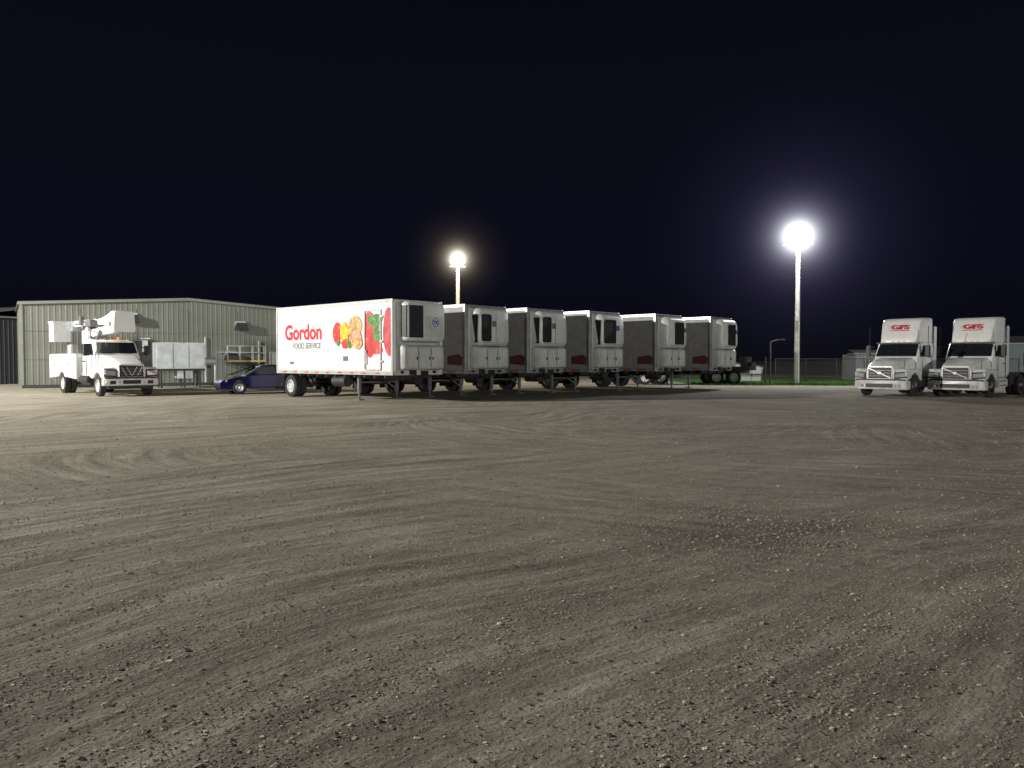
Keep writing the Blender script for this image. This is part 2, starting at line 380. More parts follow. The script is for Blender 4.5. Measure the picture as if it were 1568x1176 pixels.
    for sg in(-1,1):
        for z in(.5,.7): 
            y0,y1=sorted((sg*1.16,sg*1.185)); sb.box(-3.1,-2.2,y0,y1,z,z+.04)
        sb.box(-2.0,-1.98,min(sg*1.12,sg*1.145),max(sg*1.12,sg*1.145),.9,1.9)
        sb.box(-3.05,-3.03,min(sg*1.12,sg*1.145),max(sg*1.12,sg*1.145),.9,2.0)
        sb.box(-2.9,-2.76,sg*1.13-.014,sg*1.13+.014,1.5,1.55)
    sb.done('steps_trim',e,'black')
    m=G()
    for sg in(-1,1):
        m.box(-1.98,-1.86,sg*1.38-.11,sg*1.38+.11,1.85,2.4,.04)
        m.cyl((-1.95,sg*1.1,2.3),(-1.95,sg*1.38,2.34),.02,n=8); m.cyl((-1.95,sg*1.1,1.88),(-1.95,sg*1.38,1.92),.02,n=8)
    m.done('mirrors',e,'black')
    an=G(); an.cyl((-1.98,-1.36,2.3),(-2.0,-1.36,3.3),.012,n=6); an.cyl((-1.98,1.36,2.3),(-2.0,1.36,3.3),.012,n=6); an.cyl((-.5,-.9,1.25),(-.5,-.95,1.75),.012,n=6); an.cyl((-.5,.9,1.25),(-.5,.95,1.75),.012,n=6); an.done('antennas',e,'black')
    l=G()
    for y in(-.7,-.25,0,.25,.7): l.box(-2.0,-1.93,y-.05,y+.05,2.56,2.6)
    l.done('roof_marker_lights',e,'orange')
    c=G()
    for y in(-.42,.42): c.box(-6.9,-.4,y-.05,y+.05,.7,.98)
    for x in(-3.9,-4.8,-6.0,-6.85): c.box(x-.06,x+.06,-.42,.42,.74,.94)
    for x in(-1.05,-5.2,-6.45): c.cyl((x,-1,.5),(x,1,.5),.08)
    c.cyl((-5.8,0,.99),(-5.8,0,1.1),.5,n=24); c.box(-6.2,-5.4,-.45,.45,.96,1.02)
    c.box(-7.0,-6.9,-.45,.45,.6,.95)
    c.box(-4.5,-3.7,-1.1,-.6,.5,.98,.06); c.box(-4.5,-3.7,.6,1.1,.5,.98,.06)
    c.cyl((-3.65,.8,.9),(-3.65,.8,3.2),.07,n=12)
    c.done('chassis',e,'steel')
    q=G()
    for y in(-.86,.86): q.box(-7.12,-7.1,y-.3,y+.3,.25,.95)
    q.done('mud_flaps',e,'black')
    q=G()
    for x in(-5.2,-6.45):
        for sg in(-1,1):
            y0,y1=sorted((sg*.66,sg*1.22)); q.add([(x+.62*math.cos(a),y,.5+.6*math.sin(a)) for a in [math.radians(40+i*10) for i in range(11)] for y in(y0,y1)],[(2*i,2*i+1,2*i+3,2*i+2) for i in range(10)])
    q.done('rear_fenders',e,'steel')
    wheels(e,[(-1.05,-1.04,-1),(-1.05,1.04,1)]+[(x,sg*y,sg) for x in(-5.2,-6.45) for y in(1.08,.77) for sg in(-1,1)],.5,.27,'chrome')
    return e
ta=math.atan2(-.65,-.76)
tractor((17.0,35.7),ta); tractor((20.05,34.9),ta+.015)

# ---------------------------------------------------------------- bucket truck
def bucket_truck(loc,ang):
    e=empty('bucket_truck',(loc[0],loc[1],0),ang)
    G().loft([(-.3,1.22,1.22,.5,.84,.05),(-.06,1.22,1.2,.5,.84,.06),(0,1.12,1.1,.52,.82,.06)],3).done('bumper',e,'white',True)
    b=G(); b.box(-.02,.012,-.4,.4,.58,.76,.01); b.box(-.02,.012,-.95,-.7,.58,.74,.01); b.box(-.02,.012,.7,.95,.58,.74,.01)
    b.box(-.5,-.05,-.95,.95,.35,.5); b.box(-.1,-.03,-1.15,1.15,.845,.9); b.done('bumper_openings',e,'black')
    tw=G(); 
    for y in(-.55,.55): tw.cyl((0,y,.66),(.08,y,.66),.04); 
    tw.done('tow_hooks',e,'chrome')
    G().loft([(-.08,.6,.54,.86,1.5,.12),(-.3,.7,.62,.86,1.62,.16),(-1.0,.82,.72,.86,1.8,.18),(-1.8,.98,.9,.9,1.95,.18)],4).done('hood',e,'white',True)
    fe=G()
    for sg in(-1,1):
        y0,y1=sorted((sg*.6,sg*1.2)); fe.prism(arch(-1.85,-.1,.78,1.36,-1.05,.6),y0,y1)
    fe.done('fenders',e,'white',True,bev=.07)
    h=G(); hb=G()
    for sg in(-1,1):
        hb.panel([(-.07,sg*.64,.9),(-.12,sg*1.17,.92),(-.19,sg*1.17,1.27),(-.1,sg*.64,1.25)],.03,(1,0,0))
        h.panel([(-.045,sg*.7,.97),(-.09,sg*1.1,.99),(-.15,sg*1.1,1.2),(-.075,sg*.7,1.18)],.03,(1,0,0))
    hb.done('headlight_bezels',e,'black'); h.done('headlights',e,'lens')
    G().box(-.12,-.03,-.58,.58,.88,1.46,.03).done('grille_surround',e,'chrome')
    G().box(-.05,-.018,-.53,.53,.92,1.42,.01).done('grille',e,'black')
    s=G()
    for i in range(3): s.box(-.02,-.004,-.5,.5,1.03+i*.12,1.04+i*.12)
    for y in(-.35,-.12,.12,.35): s.box(-.006,.006,y-.02,y+.02,.94,1.4,rot=Matrix.Rotation(math.radians(28 if y<0 else -28),4,'X'))
    s.done('grille_bars',e,'chrome')
    G().loft([(-1.72,.98,.96,.85,1.86,.1),(-1.8,1.0,.98,.8,1.98,.1),(-2.2,1.08,.96,.8,2.58,.14),(-2.45,1.1,.98,.8,2.66,.16),(-3.5,1.1,1.0,.8,2.68,.14)],4).done('cab',e,'white',True)
    g=G(); g.panel([(-1.82,-.89,2.01),(-1.82,.89,2.01),(-2.16,.85,2.53),(-2.16,-.85,2.53)],.018,(1,0,.5))
    for sg in(-1,1):
        g.panel([(-2.08,sg*1.045,1.95),(-2.8,sg*1.055,1.9),(-2.8,sg*1.02,2.48),(-2.36,sg*1.01,2.48)],.02,(0,sg,0))
        g.panel([(-2.88,sg*1.055,1.9),(-3.35,sg*1.06,1.9),(-3.35,sg*1.025,2.48),(-2.88,sg*1.02,2.48)],.02,(0,sg,0))
    g.done('windows',e,'glass')
    sb=G()
    for sg in(-1,1):
        sb.box(-3.3,-2.0,sg*1.05-.12,sg*1.05+.12,.5,.6,.01); sb.box(-2.82,-2.78,sg*1.1-.01,sg*1.1+.01,.95,1.85)
        sb.box(-3.42,-3.4,sg*1.1-.01,sg*1.1+.01,.95,2.4); sb.box(-2.08,-2.06,sg*1.085-.012,sg*1.085+.012,.95,1.9)
        sb.box(-3.3,-3.1,sg*1.1-.02,sg*1.1+.02,1.6,1.66)
        sb.box(-2.0,-1.9,sg*1.36-.1,sg*1.36+.1,1.9,2.4,.03); sb.cyl((-2,sg*1.05,2.3),(-1.95,sg*1.36,2.3),.02,n=8); sb.cyl((-2,sg*1.05,1.95),(-1.95,sg*1.36,2.0),.02,n=8)
    sb.box(-1.84,-1.78,-.7,-.1,2.0,2.025); sb.box(-1.84,-1.78,.1,.7,2.0,2.025)
    sb.done('steps_mirrors_wipers',e,'black')
    l=G()
    for y in(-.6,-.15,0,.15,.6): l.box(-2.3,-2.24,y-.04,y+.04,2.66,2.7)
    l.cyl((-2.6,.3,2.67),(-2.6,.3,2.8),.06); l.done('cab_lights',e,'orange')
    sv=G(); 
    for sg in(-1,1):
        y0,y1=sorted((sg*.7,sg*1.22))
        P=arch(-8.4,-3.95,.75,2.0,-6.3,.6); sv.prism(P,y0,y1)
    sv.box(-8.38,-3.97,-.69,.69,.95,1.1); sv.box(-4.05,-3.97,-.69,.69,1.1,2.0)
    sv.box(-8.7,-8.38,-1.15,1.15,.8,.95,.02)
    sv.done('service_body',e,'white',bev=.02)
    dr=G(); hd_=G()
    for sg in(-1,1):
        for (x0,x1,z0,z1) in((-4.6,-4.02,.82,1.92),(-5.45,-4.68,.95,1.92),(-7.05,-5.55,1.45,1.92),(-7.75,-7.15,.82,1.92),(-8.34,-7.82,.82,1.92)):
            dr.box(x0,x1,sg*1.225-.012,sg*1.225+.012,z0,z1,.006); hd_.box((x0+x1)/2-.06,(x0+x1)/2+.06,sg*1.24-.01,sg*1.24+.01,z0+.5*(z1-z0),z0+.5*(z1-z0)+.06)
        for x in(-4.64,-5.5,-7.1,-7.785): hd_.box(x-.012,x+.012,sg*1.222-.004,sg*1.222+.004,.95,1.92)
    dr.done('compartment_doors',e,'white'); hd_.done('door_handles',e,'black')
    c=G()
    for y in(-.42,.42): c.box(-8.4,-.4,y-.05,y+.05,.68,.94)
    for x in(-1.05,-6.3): c.cyl((x,-1,.5),(x,1,.5),.08)
    c.cyl((-3.6,-1.0,.75),(-2.4,-1.0,.75),.22,n=16)
    c.done('chassis',e,'steel')
    w=G()
    w.cyl((-4.9,0,1.1),(-4.9,0,2.35),.38,.32,20)
    w.box(-5.3,-4.5,-.4,.4,2.35,2.75,.06)
    w.box(-5.25,-4.95,-.42,-.25,2.7,3.35,.04); w.box(-5.25,-4.95,.25,.42,2.7,3.35,.04)
    w.done('turret',e,'white',True)
    w=G()
    R=lambda d:Matrix.Rotation(math.radians(d),4,'Y')
    w.box(-5.2,-1.3,-.22,.22,2.95,3.33,.05,rot=R(-2.5))
    w.done('lower_boom',e,'white',True)
    w=G()
    w.loft([(-3.1,.3,.3,3.42,3.78,.06),(-2.3,.36,.36,3.3,3.86,.08),(-1.2,.5,.48,3.0,4.02,.1),(-.85,.48,.44,3.0,3.98,.12)],4)
    w.done('elbow_cover',e,'white',True)
    w=G(); w.box(-8.0,-2.3,-.18,.18,3.45,3.76,.04,rot=R(0)); w.cyl((-3.4,.27,3.1),(-4.9,.27,3.55),.06); 
    w.done('upper_boom',e,'white',True)
    w=G(); w.box(-5.0,-4.1,-.5,-.24,3.35,3.7,.03); w.box(-6.3,-5.9,-.3,.3,3.3,3.44,.02); w.cyl((-6.1,0,2.0),(-6.1,0,3.3),.07); w.box(-6.6,-6.2,-.32,-.18,3.5,3.95,.03)
    w.cyl((-4.2,-.3,2.4),(-3.3,-.3,3.1),.08); w.cyl((-1.3,-.52,3.4),(-1.3,.52,3.4),.12)
    w.cyl((-3.6,-.25,3.0),(-5.2,-.3,3.25),.03,n=6); w.cyl((-3.9,-.26,3.8),(-7.5,-.24,3.55),.025,n=6)
    w.done('boom_hydraulics',e,'greytxt')
    w=G()
    for k,y in enumerate((-.34,.34)):
        x=-5.4+k*.3
        w.box(x-.3,x+.3,y-.1,y+.1,2.5,3.2,.03)
    w.box(-7.9,-7.2,-.5,-.2,2.0,2.5,.04); w.box(-7.2,-6.7,.2,.8,2.0,2.6,.04)
    w.done('control_boxes',e,'unit')
    bx0,bx1,by0,by1,z0,z1=-8.75,-7.95,-1.12,-.3,2.65,3.72; t_=.04
    w=G()
    w.box(bx0,bx1,by0,by1,z0,z0+t_); w.box(bx0,bx0+t_,by0,by1,z0+t_,z1); w.box(bx1-t_,bx1,by0,by1,z0+t_,z1)
    w.box(bx0+t_,bx1-t_,by0,by0+t_,z0+t_,z1); w.box(bx0+t_,bx1-t_,by1-t_,by1,z0+t_,z1)
    w.box(bx0-.04,bx1+.04,by0-.04,by0,z1-.08,z1+.01); w.box(bx1,bx1+.04,by0,by1,z1-.08,z1+.01); w.box(bx0-.04,bx0,by0,by1,z1-.08,z1+.01)
    w.box(bx0+.2,bx1-.2,by0-.06,by0-.001,z0+.1,z0+.35,.02)
    w.done('bucket',e,'white',bev=.012)
    w=G(); w.box(-8.2,-7.8,-.29,.1,3.2,3.75,.03); w.cyl((-8.0,-.3,3.45),(-8.0,.25,3.45),.1); w.done('bucket_mount',e,'galv')
    wheels(e,[(-1.05,-1.04,-1),(-1.05,1.04,1)]+[(-6.3,sg*y,sg) for y in(1.06,.76) for sg in(-1,1)],.5,.27,'rim')
    return e
bucket_truck((-17.65,35.8),math.atan2(-.70,.71))

# ---------------------------------------------------------------- car (sedan)
def car(loc,ang,name='parked_sedan_car',paint='carblue'):
    e=empty(name,(loc[0],loc[1],0),ang)
    def ar(cx,r=.36,n=8): return [(cx+r*math.cos(a),max(.2,.33+r*math.sin(a))) for a in [math.pi*i/n for i in range(n+1)]]
    P=[(0,.25),(0.02,.55),(-.12,.68),(-.5,.78),(-1.3,.92),(-1.9,.96),(-3.6,1.0),(-4.2,.98),(-4.5,.9),(-4.6,.6),(-4.55,.25)]
    P+= [(x,z) for x,z in reversed(ar(-3.7))]
    P+= [(x,z) for x,z in reversed(ar(-.9))]
    g=G(); n=len(P); V=[];hw=.9
    for y in(-1,1):
        for x,z in P:
            k=hw-.12*max(0,(z-.6)/.4)-(.14 if x>-.15 or x<-4.4 else 0)
            V.append((x,y*k,z))
    g.add(V,[(i,(i+1)%n,n+(i+1)%n,n+i) for i in range(n)]+[tuple(range(n)),tuple(range(2*n-1,n-1,-1))])
    g.done('body',e,paint,True,bev=.03)
    G().loft([(-1.25,.72,.68,.85,.93,.02),(-1.95,.76,.6,.85,1.36,.06),(-2.5,.77,.58,.85,1.44,.08),(-3.1,.76,.58,.85,1.42,.08),(-4.15,.7,.62,.85,1.0,.03)],4).done('greenhouse',e,'glass',True)
    r=G(); r.loft([(-1.93,.59,.56,1.33,1.375,.02),(-2.5,.6,.57,1.37,1.46,.03),(-3.15,.6,.56,1.36,1.44,.03),(-3.4,.6,.57,1.28,1.34,.02)],3)
    for sg in(-1,1):
        r.panel([(-1.27,sg*.72,.93),(-1.35,sg*.72,.93),(-1.98,sg*.62,1.36),(-1.9,sg*.62,1.36)],.02)
        r.panel([(-2.72,sg*.765,.95),(-2.8,sg*.765,.95),(-2.76,sg*.62,1.38),(-2.68,sg*.62,1.38)],.02)
        r.panel([(-3.6,sg*.745,.96),(-4.1,sg*.72,.98),(-3.3,sg*.62,1.36),(-3.2,sg*.62,1.36)],.02)
        r.box(-1.75,-1.6,sg*.9-.08,sg*.9+.08,.97,1.08,.03)
    r.done('roof_pillars_mirrors',e,paint,True)
    k=G(); k.box(-.02,.03,-.5,.5,.3,.5,.02); k.box(-.6,-.05,-.76,.76,.17,.26); k.done('grille',e,'black')
    h=G()
    for sg in(-1,1): h.panel([(0.0,sg*.5,.56),(-.28,sg*.8,.6),(-.34,sg*.8,.7),(-.06,sg*.5,.66)],.03)
    h.done('headlights',e,'lens')
    q=G()
    for sg in(-1,1):
        for x in(-1.75,-2.75,-3.55): q.box(x-.006,x+.006,sg*.88-.014,sg*.88+.014,.35,.75)
        q.box(-3.2,-1.3,sg*.9-.02,sg*.9+.015,.24,.32,.01)
    q.done('door_seams',e,'black')
    wheels(e,[(x,sg*.82,sg) for x in(-.9,-3.7) for sg in(-1,1)],.33,.22,'alu')
car((-14.6,38.2),math.atan2(-.5,-.87))

# ---------------------------------------------------------------- metal building
def wall_strip(g,p0,p1,hf,n_rib_sp=.3,depth=.022,z0=.0,out=(0,-1)):
    p0=Vector(p0);p1=Vector(p1);d=p1-p0;L=d.length;d/=L;o=Vector(out).normalized()
    s=0;pts=[]
    while s<L:
        for ds,k in((0,0),(.19,0),(.22,1),(.27,1),(.3,0)):
            if s+ds<=L: pts.append((s+ds,k))
        s+=n_rib_sp
    V=[];F=[]
    for s,k in pts:
        q=p0+d*s+o*k*depth; V.append((q.x,q.y,z0)); V.append((q.x,q.y,hf(s)))
    for i in range(len(pts)-1): F.append((2*i,2*i+2,2*i+3,2*i+1))
    g.add(V,F)
mwall=mat('metal_siding',(.13,.138,.115),.55,.05,var=.2,scale=.6)
mroof=mat('metal_roof',(.14,.14,.13),.5,.2)
bd=Vector((12.7,8.4)); bd.normalize(); bn=Vector((bd.y,-bd.x))
e=empty('metal_warehouse_building',(-29,45.6,0),math.atan2(bd.y,bd.x))
Wd=18.6; H0=5.0; HP=5.6
hf=lambda s:H0+(HP-H0)*(1-abs(s-9.3)/9.3)
g=G(); wall_strip(g,(0,0),(Wd,0),hf,depth=.012,out=(0,-1)); wall_strip(g,(0,26),(0,0),lambda s:H0,out=(-1,0)); wall_strip(g,(Wd,0),(Wd,26),lambda s:H0,out=(1,0)); wall_strip(g,(Wd,26),(0,26),hf,out=(0,1))
g.done('walls',e,mwall)
g=G(); g.prism([(-.15,H0+.04),(9.3,HP+.05),(Wd+.15,H0+.04),(Wd+.15,H0+.14),(9.3,HP+.15),(-.15,H0+.14)],-.12,26.1); g.done('roof',e,mroof)
g=G(); g.prism([(-.17,H0-.04),(9.3,HP-.03),(Wd+.17,H0-.04),(Wd+.17,H0+.1),(9.3,HP+.11),(-.17,H0+.1)],-.16,-.125); g.box(-.06,.1,-.07,-.037,0,H0-.1); g.box(Wd-.1,Wd+.06,-.07,-.037,0,H0-.1); g.done('fascia_trim',e,mat('trim',(.17,.18,.155),.5))
g=G(); g.box(0,Wd,-.1,-.04,0,.2); g.done('foundation',e,'steel')
sc_=G()
for x in(3.1,6.2,9.3,12.4,15.5): sc_.box(x-.008,x+.008,-.032,-.026,.2,H0-.1)
for z in(1.7,3.4): sc_.box(0.1,Wd-.1,-.03,-.0235,z,z+.012)
sc_.done('panel_laps',e,'steel')
def hood(x,z):
    a=G(); a.box(x-.35,x+.35,-.14,-.04,z-.25,z+.3,.02); a.done('wall_vent_frame',e,'galv')
    a=G(); a.prism([(x-.45,z-.28),(x-.3,z+.2),(x+.3,z+.2),(x+.45,z-.28)],-.5,-.15); a.done('wall_vent_hood',e,'black')
hood(12.6,4.0); hood(5.9,4.35); hood(11.9,1.95)
a=G(); a.box(6.4,6.9,-.5,-.05,3.0,3.08,.01); a.box(6.5,6.8,-.3,-.05,2.2,2.95,.02); a.done('control_cabinet',e,'galv')
def door(x,w,h,m):
    a=G(); a.box(x-.06,x-.001,-.11,-.04,.0,h+.06); a.box(x+w+.001,x+w+.06,-.11,-.04,.0,h+.06); a.box(x,x+w,-.11,-.04,h,h+.06); a.done('door_frame',e,'unit')
    G().box(x,x+w,-.085,-.045,.02,h).done('door',e,m)
a=G(); a.box(5.1,7.0,-.06,-.04,0.3,2.9); a.done('dark_wall_panel',e,'steel')
door(14.6,1.0,2.2,'unit')
a=G(); a.cyl((10.3,-.1,.2),(10.3,-.1,3.2),.05,n=8); a.cyl((11.1,-.1,2.2),(13.8,-.1,2.2),.04,n=8); a.cyl((13.8,-.1,.2),(13.8,-.1,3),.04,n=8); a.done('conduits',e,'galv')

h=empty('air_handling_unit',(-20.55,47.6,0),math.atan2(bd.y,bd.x))
a=G(); a.box(-1.4,1.4,-.7,.7,1.15,2.75,.03); a.done('cabinet',h,'galv')
a=G(); 
for x in(-.9,0,.9): a.box(x-.42,x+.42,-.715,-.7,1.25,2.65,.005)
a.done('access_panels',h,'galv')
a=G()
for x in(-.45,.45): a.box(x-.01,x+.01,-.72,-.699,1.2,2.7)
for x in(-1.1,.2,1.1):
    a.box(x-.05,x+.05,-.6,-.5,0,1.15); a.box(x-.05,x+.05,.5,.6,0,1.15)
a.box(-1.4,1.4,-.62,-.5,1.03,1.149); a.cyl((.9,-.4,.1),(.9,-.4,1.1),.12); a.done('stand',h,'steel')
a=G(); a.box(-.2,.7,-.5,.5,.55,1.02,.03); a.cyl((1.4,0,1.6),(2.1,0,1.6),.25); a.cyl((2.1,0,1.6),(2.1,0,.2),.1); a.done('ducts',h,'galv')

l=empty('scissor_lift_platform',(-17.4,50.5,0),.4)
a=G(); a.box(-1.2,1.2,-.5,.5,.35,.7,.04); a.box(-1.2,1.2,-.55,.55,1.55,1.68,.02); a.done('base_deck',l,'yellow')
a=G()
for k in(-1,1):
    for y in(-.35,.35): a.box(-1.2,1.2,y-.03,y+.03,1.08,1.16,rot=Matrix.Rotation(k*.36,4,'Y'))
a.done('scissor_arms',l,'steel')
a=G()
for x in(-1.15,-.4,.4,1.15):
    for y in(-.5,.5): a.cyl((x,y,1.68),(x,y,2.6),.025,n=6)
for z in(2.15,2.6):
    for y in(-.5,.5): a.cyl((-1.15,y,z),(1.15,y,z),.025,n=6)
    for x in(-1.15,1.15): a.cyl((x,-.5,z),(x,.5,z),.025,n=6)
a.done('guard_rails',l,'galv')
wheels(l,[(x,sg*.52,sg) for x in(-.9,.9) for sg in(-1,1)],.24,.16,'rim')

# ---------------------------------------------------------------- light poles
def emis(name,col,st):
    m=bpy.data.materials.new(name); m.use_nodes=True; nt=m.node_tree; nt.nodes.clear()
    o=nt.nodes.new('ShaderNodeOutputMaterial'); em=nt.nodes.new('ShaderNodeEmission'); em.inputs[0].default_value=(*col,1); em.inputs[1].default_value=st
    nt.links.new(em.outputs[0],o.inputs[0]); return m
def glow_vol(name,parent,z,R,A,a0,col,pw=1):  # self-emitting sphere that paints the bloom around a lamp head
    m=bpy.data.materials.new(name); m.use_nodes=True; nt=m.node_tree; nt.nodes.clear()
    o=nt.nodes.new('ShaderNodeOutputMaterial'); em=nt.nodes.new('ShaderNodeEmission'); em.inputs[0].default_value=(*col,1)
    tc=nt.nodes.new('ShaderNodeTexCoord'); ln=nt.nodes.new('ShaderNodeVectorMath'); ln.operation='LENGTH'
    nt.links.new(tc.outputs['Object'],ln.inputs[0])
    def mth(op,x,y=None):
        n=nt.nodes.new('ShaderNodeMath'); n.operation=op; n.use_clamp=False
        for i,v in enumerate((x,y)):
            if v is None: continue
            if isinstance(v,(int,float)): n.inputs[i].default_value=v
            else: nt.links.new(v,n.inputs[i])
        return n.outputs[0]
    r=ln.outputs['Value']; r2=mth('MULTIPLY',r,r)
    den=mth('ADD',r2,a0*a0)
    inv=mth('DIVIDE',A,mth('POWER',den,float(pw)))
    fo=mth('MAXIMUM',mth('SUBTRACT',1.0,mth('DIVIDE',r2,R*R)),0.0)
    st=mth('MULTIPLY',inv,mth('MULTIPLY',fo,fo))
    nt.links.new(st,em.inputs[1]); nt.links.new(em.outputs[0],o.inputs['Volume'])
    g=G(); bmesh.ops.create_icosphere(g.b,subdivisions=3,radius=R); ob=g.done('lamp_glow',parent,m); ob.location=(0,0,z)
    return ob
def pole(loc,H,power,col,rad=.9,aim=(0,-1),glows=(),es=40,wood=True):
    e=empty('floodlight_pole',(loc[0],loc[1],0),math.atan2(aim[1],aim[0]))
    G().cyl((0,0,-.2),(0,0,H+.3),.2,.13,16).done('pole_shaft',e,'wood' if wood else 'galv',True)
    a=G(); a.cyl((0,0,H-.35),(0,0,H-.2),rad*.5,n=20); a.box(-.06,.06,-rad,rad,H-.42,H-.34)
    a.cyl((0,0,H+.3),(0,0,H+.42),rad*.4,n=20); a.done('mounting_rings',e,'steel')
    hd=G(); ln=G(); s=rad/.9
    for (n,rr,z,t) in((8,rad*.66,H,25),(6,rad*.45,H+.52*s,20)):
        for i in range(n):
            an=2*math.pi*i/n+.2; d=Vector((math.cos(an),math.sin(an),0)); c=d*rr+Vector((0,0,z))
            ax=(d*math.cos(math.radians(t))-Vector((0,0,math.sin(math.radians(t))))).normalized()
            hd.cyl(c-ax*.16*s,c+ax*.12*s,.12*s,.3*s,14); ln.cyl(c+ax*.125*s,c+ax*.15*s,.29*s,.27*s,14)
    hd.done('lamp_housings',e,'galv',True); ln.done('lamp_lenses',e,emis('lamp_lens_glow',col,es))
    a=G(); a.box(.15,.35,-.12,.12,4.4,4.75,.02); a.cyl((.2,.1,0),(.2,.1,4.4),.03,n=6); a.done('junction_box',e,'galv')
    L=bpy.data.lights.new('flood_light','POINT'); L.energy=power; L.color=col; L.shadow_soft_size=.45
    o=bpy.data.objects.new('flood_light',L); S.collection.objects.link(o); o.parent=e; o.location=(rad+.5,0,H-.15)
    for q in glows: glow_vol('glow_vol',e,H+.2,*q)
    return e
pole((19.95,54),10.1,5200,(.93,.96,1),1.0,aim=(-.35,-.94),glows=[(13,.06,.6,(.5,.42,1.0)),(5.5,1.0,.45,(.93,.94,1),2)],es=45)
pole((-4.2,60),9.3,2600,(1,.88,.66),.62,aim=(.07,-1),glows=[(5,.03,.25,(1,.75,.5)),(2.8,.2,.3,(1,.93,.75),2)],es=35)
pole((-43,21.5),13,100000,(1,.97,.9),1.0,aim=(.9,.4),es=40)

# ---------------------------------------------------------------- background right
f=empty('flatbed_trailer',(8.0,53.5,0),.03)
a=G(); a.box(0,8.6,-1.2,1.2,1.05,1.22,.02); a.box(0,8.6,-1.25,-1.18,.98,1.24); a.box(8.3,8.6,-1.2,1.2,1.22,1.5,.02); a.done('deck',f,'steel')
a=G(); 
for y in(-.5,.5): a.box(.2,8.4,y-.06,y+.06,.75,1.05)
a.cyl((2.6,-.8,0),(2.6,-.8,1.0),.06); a.box(7.7,8.4,-.9,-.4,1.5,1.9,.04); a.done('chassis',f,'steel')
wheels(f,[(x,sg*1.05,sg) for x in(1.0,2.1,5.9,7.1) for sg in(-1,1)],.5,.28,'rim')
a=G(); a.box(8.61,8.66,-1.1,-.8,1.0,1.15); a.done('tail_lights',f,'redl')
d=empty('dumpster',(17.2,57,0),.1)
G().prism([(-.9,.15),(.9,.15),(1.1,1.2),(-1.1,1.45)],-.8,.8).done('bin',d,'concrete',bev=.02)
a=G(); a.prism([(-1.15,1.46),(1.15,1.21),(1.15,1.26),(-1.15,1.51)],-.83,.83); a.box(-.95,.95,-.85,-.8,.6,.68); a.done('lid_ribs',d,'steel')
def upole(x,y,h,arm=0):
    e=empty('utility_pole',(x,y,0),0)
    a=G(); a.cyl((0,0,0),(0,0,h),.07,.05,10); 
    if arm: a.cyl((0,0,h),(arm,0,h+.15),.04,n=8); a.box(arm-.05,arm+.4,-.1,.1,h+.1,h+.2,.02)
    a.done('shaft',e,'steel')
upole(18.6,55.5,3.0,.6); upole(18.05,54.9,1.9)
msh=mat('pale_siding',(.1,.125,.125),.6,var=.1)
def shed(name,x0,y0,x1,y1,h,dep,m,ang_out=None):
    p0=Vector((x0,y0));p1=Vector((x1,y1));dd=(p1-p0);L=dd.length
    e=empty(name,(x0,y0,0),math.atan2(dd.y,dd.x))
    g=G(); wall_strip(g,(0,0),(L,0),lambda s:h,out=(0,-1)); wall_strip(g,(0,dep),(0,0),lambda s:h,out=(-1,0)); wall_strip(g,(L,0),(L,dep),lambda s:h,out=(1,0)); wall_strip(g,(L,dep),(0,dep),lambda s:h,out=(0,1)); g.done('walls',e,m)
    g=G(); g.prism([(-.15,h),(L+.15,h),(L+.15,h+.12),(-.15,h+.12)],-.15,dep*.5); 
    g.add([(-.15,-.15,h+.13),(L+.15,-.15,h+.13),(L+.15,dep/2,h+dep*.1),(-.15,dep/2,h+dep*.1),(L+.15,dep+.15,h+.13),(-.15,dep+.15,h+.13)],[(0,1,2,3),(3,2,4,5)]); g.done('roof',e,mroof)
    g=G()
    k=1.5
    while k+1.2<L:
        g.box(k,k+1.1,-.08,-.037,h*.4,h*.75); k+=4
    g.done('windows',e,'glass')
    g=G(); g.box(L*.45,L*.45+1,-.09,-.037,.02,2.05); g.done('door',e,'unit')
shed('office_building',41.5,65,56,63,3.0,8,msh)
shed('storage_shed',28.5,64,31.8,63.5,2.15,4,mat('dull_siding',(.12,.13,.13),.6))
shed('neighbouring_shed',-52,60,-36,52,4.6,12,mat('dark_siding',(.012,.014,.017),.7))
fe=empty('chain_link_fence',(20.5,60,0),.02)
a=G()
for i in range(9): a.cyl((i*2.4,0,0),(i*2.4,0,1.8),.035,n=8)
a.cyl((0,0,1.78),(19.2,0,1.78),.025,n=6); a.cyl((0,0,.1),(19.2,0,.1),.01,n=5)
a.done('posts_rail',fe,'steel')
V=[];F=[]
def wire(p,q):
    i=len(V); V.extend([(p[0],-.004,p[1]),(q[0],-.004,q[1]),(q[0],.004,q[1]+.012),(p[0],.004,p[1]+.012)]); F.append((i,i+1,i+2,i+3))
x=-1.7
while x<19.2:
    a0=max(0,x); b0=min(19.2,x+1.7)
    if b0>a0: wire((a0,.06+a0-x),(b0,.06+b0-x)); wire((a0,1.76-(a0-x)),(b0,1.76-(b0-x)))
    x+=.16
G().add(V,F).done('mesh_wire',fe,'steel')

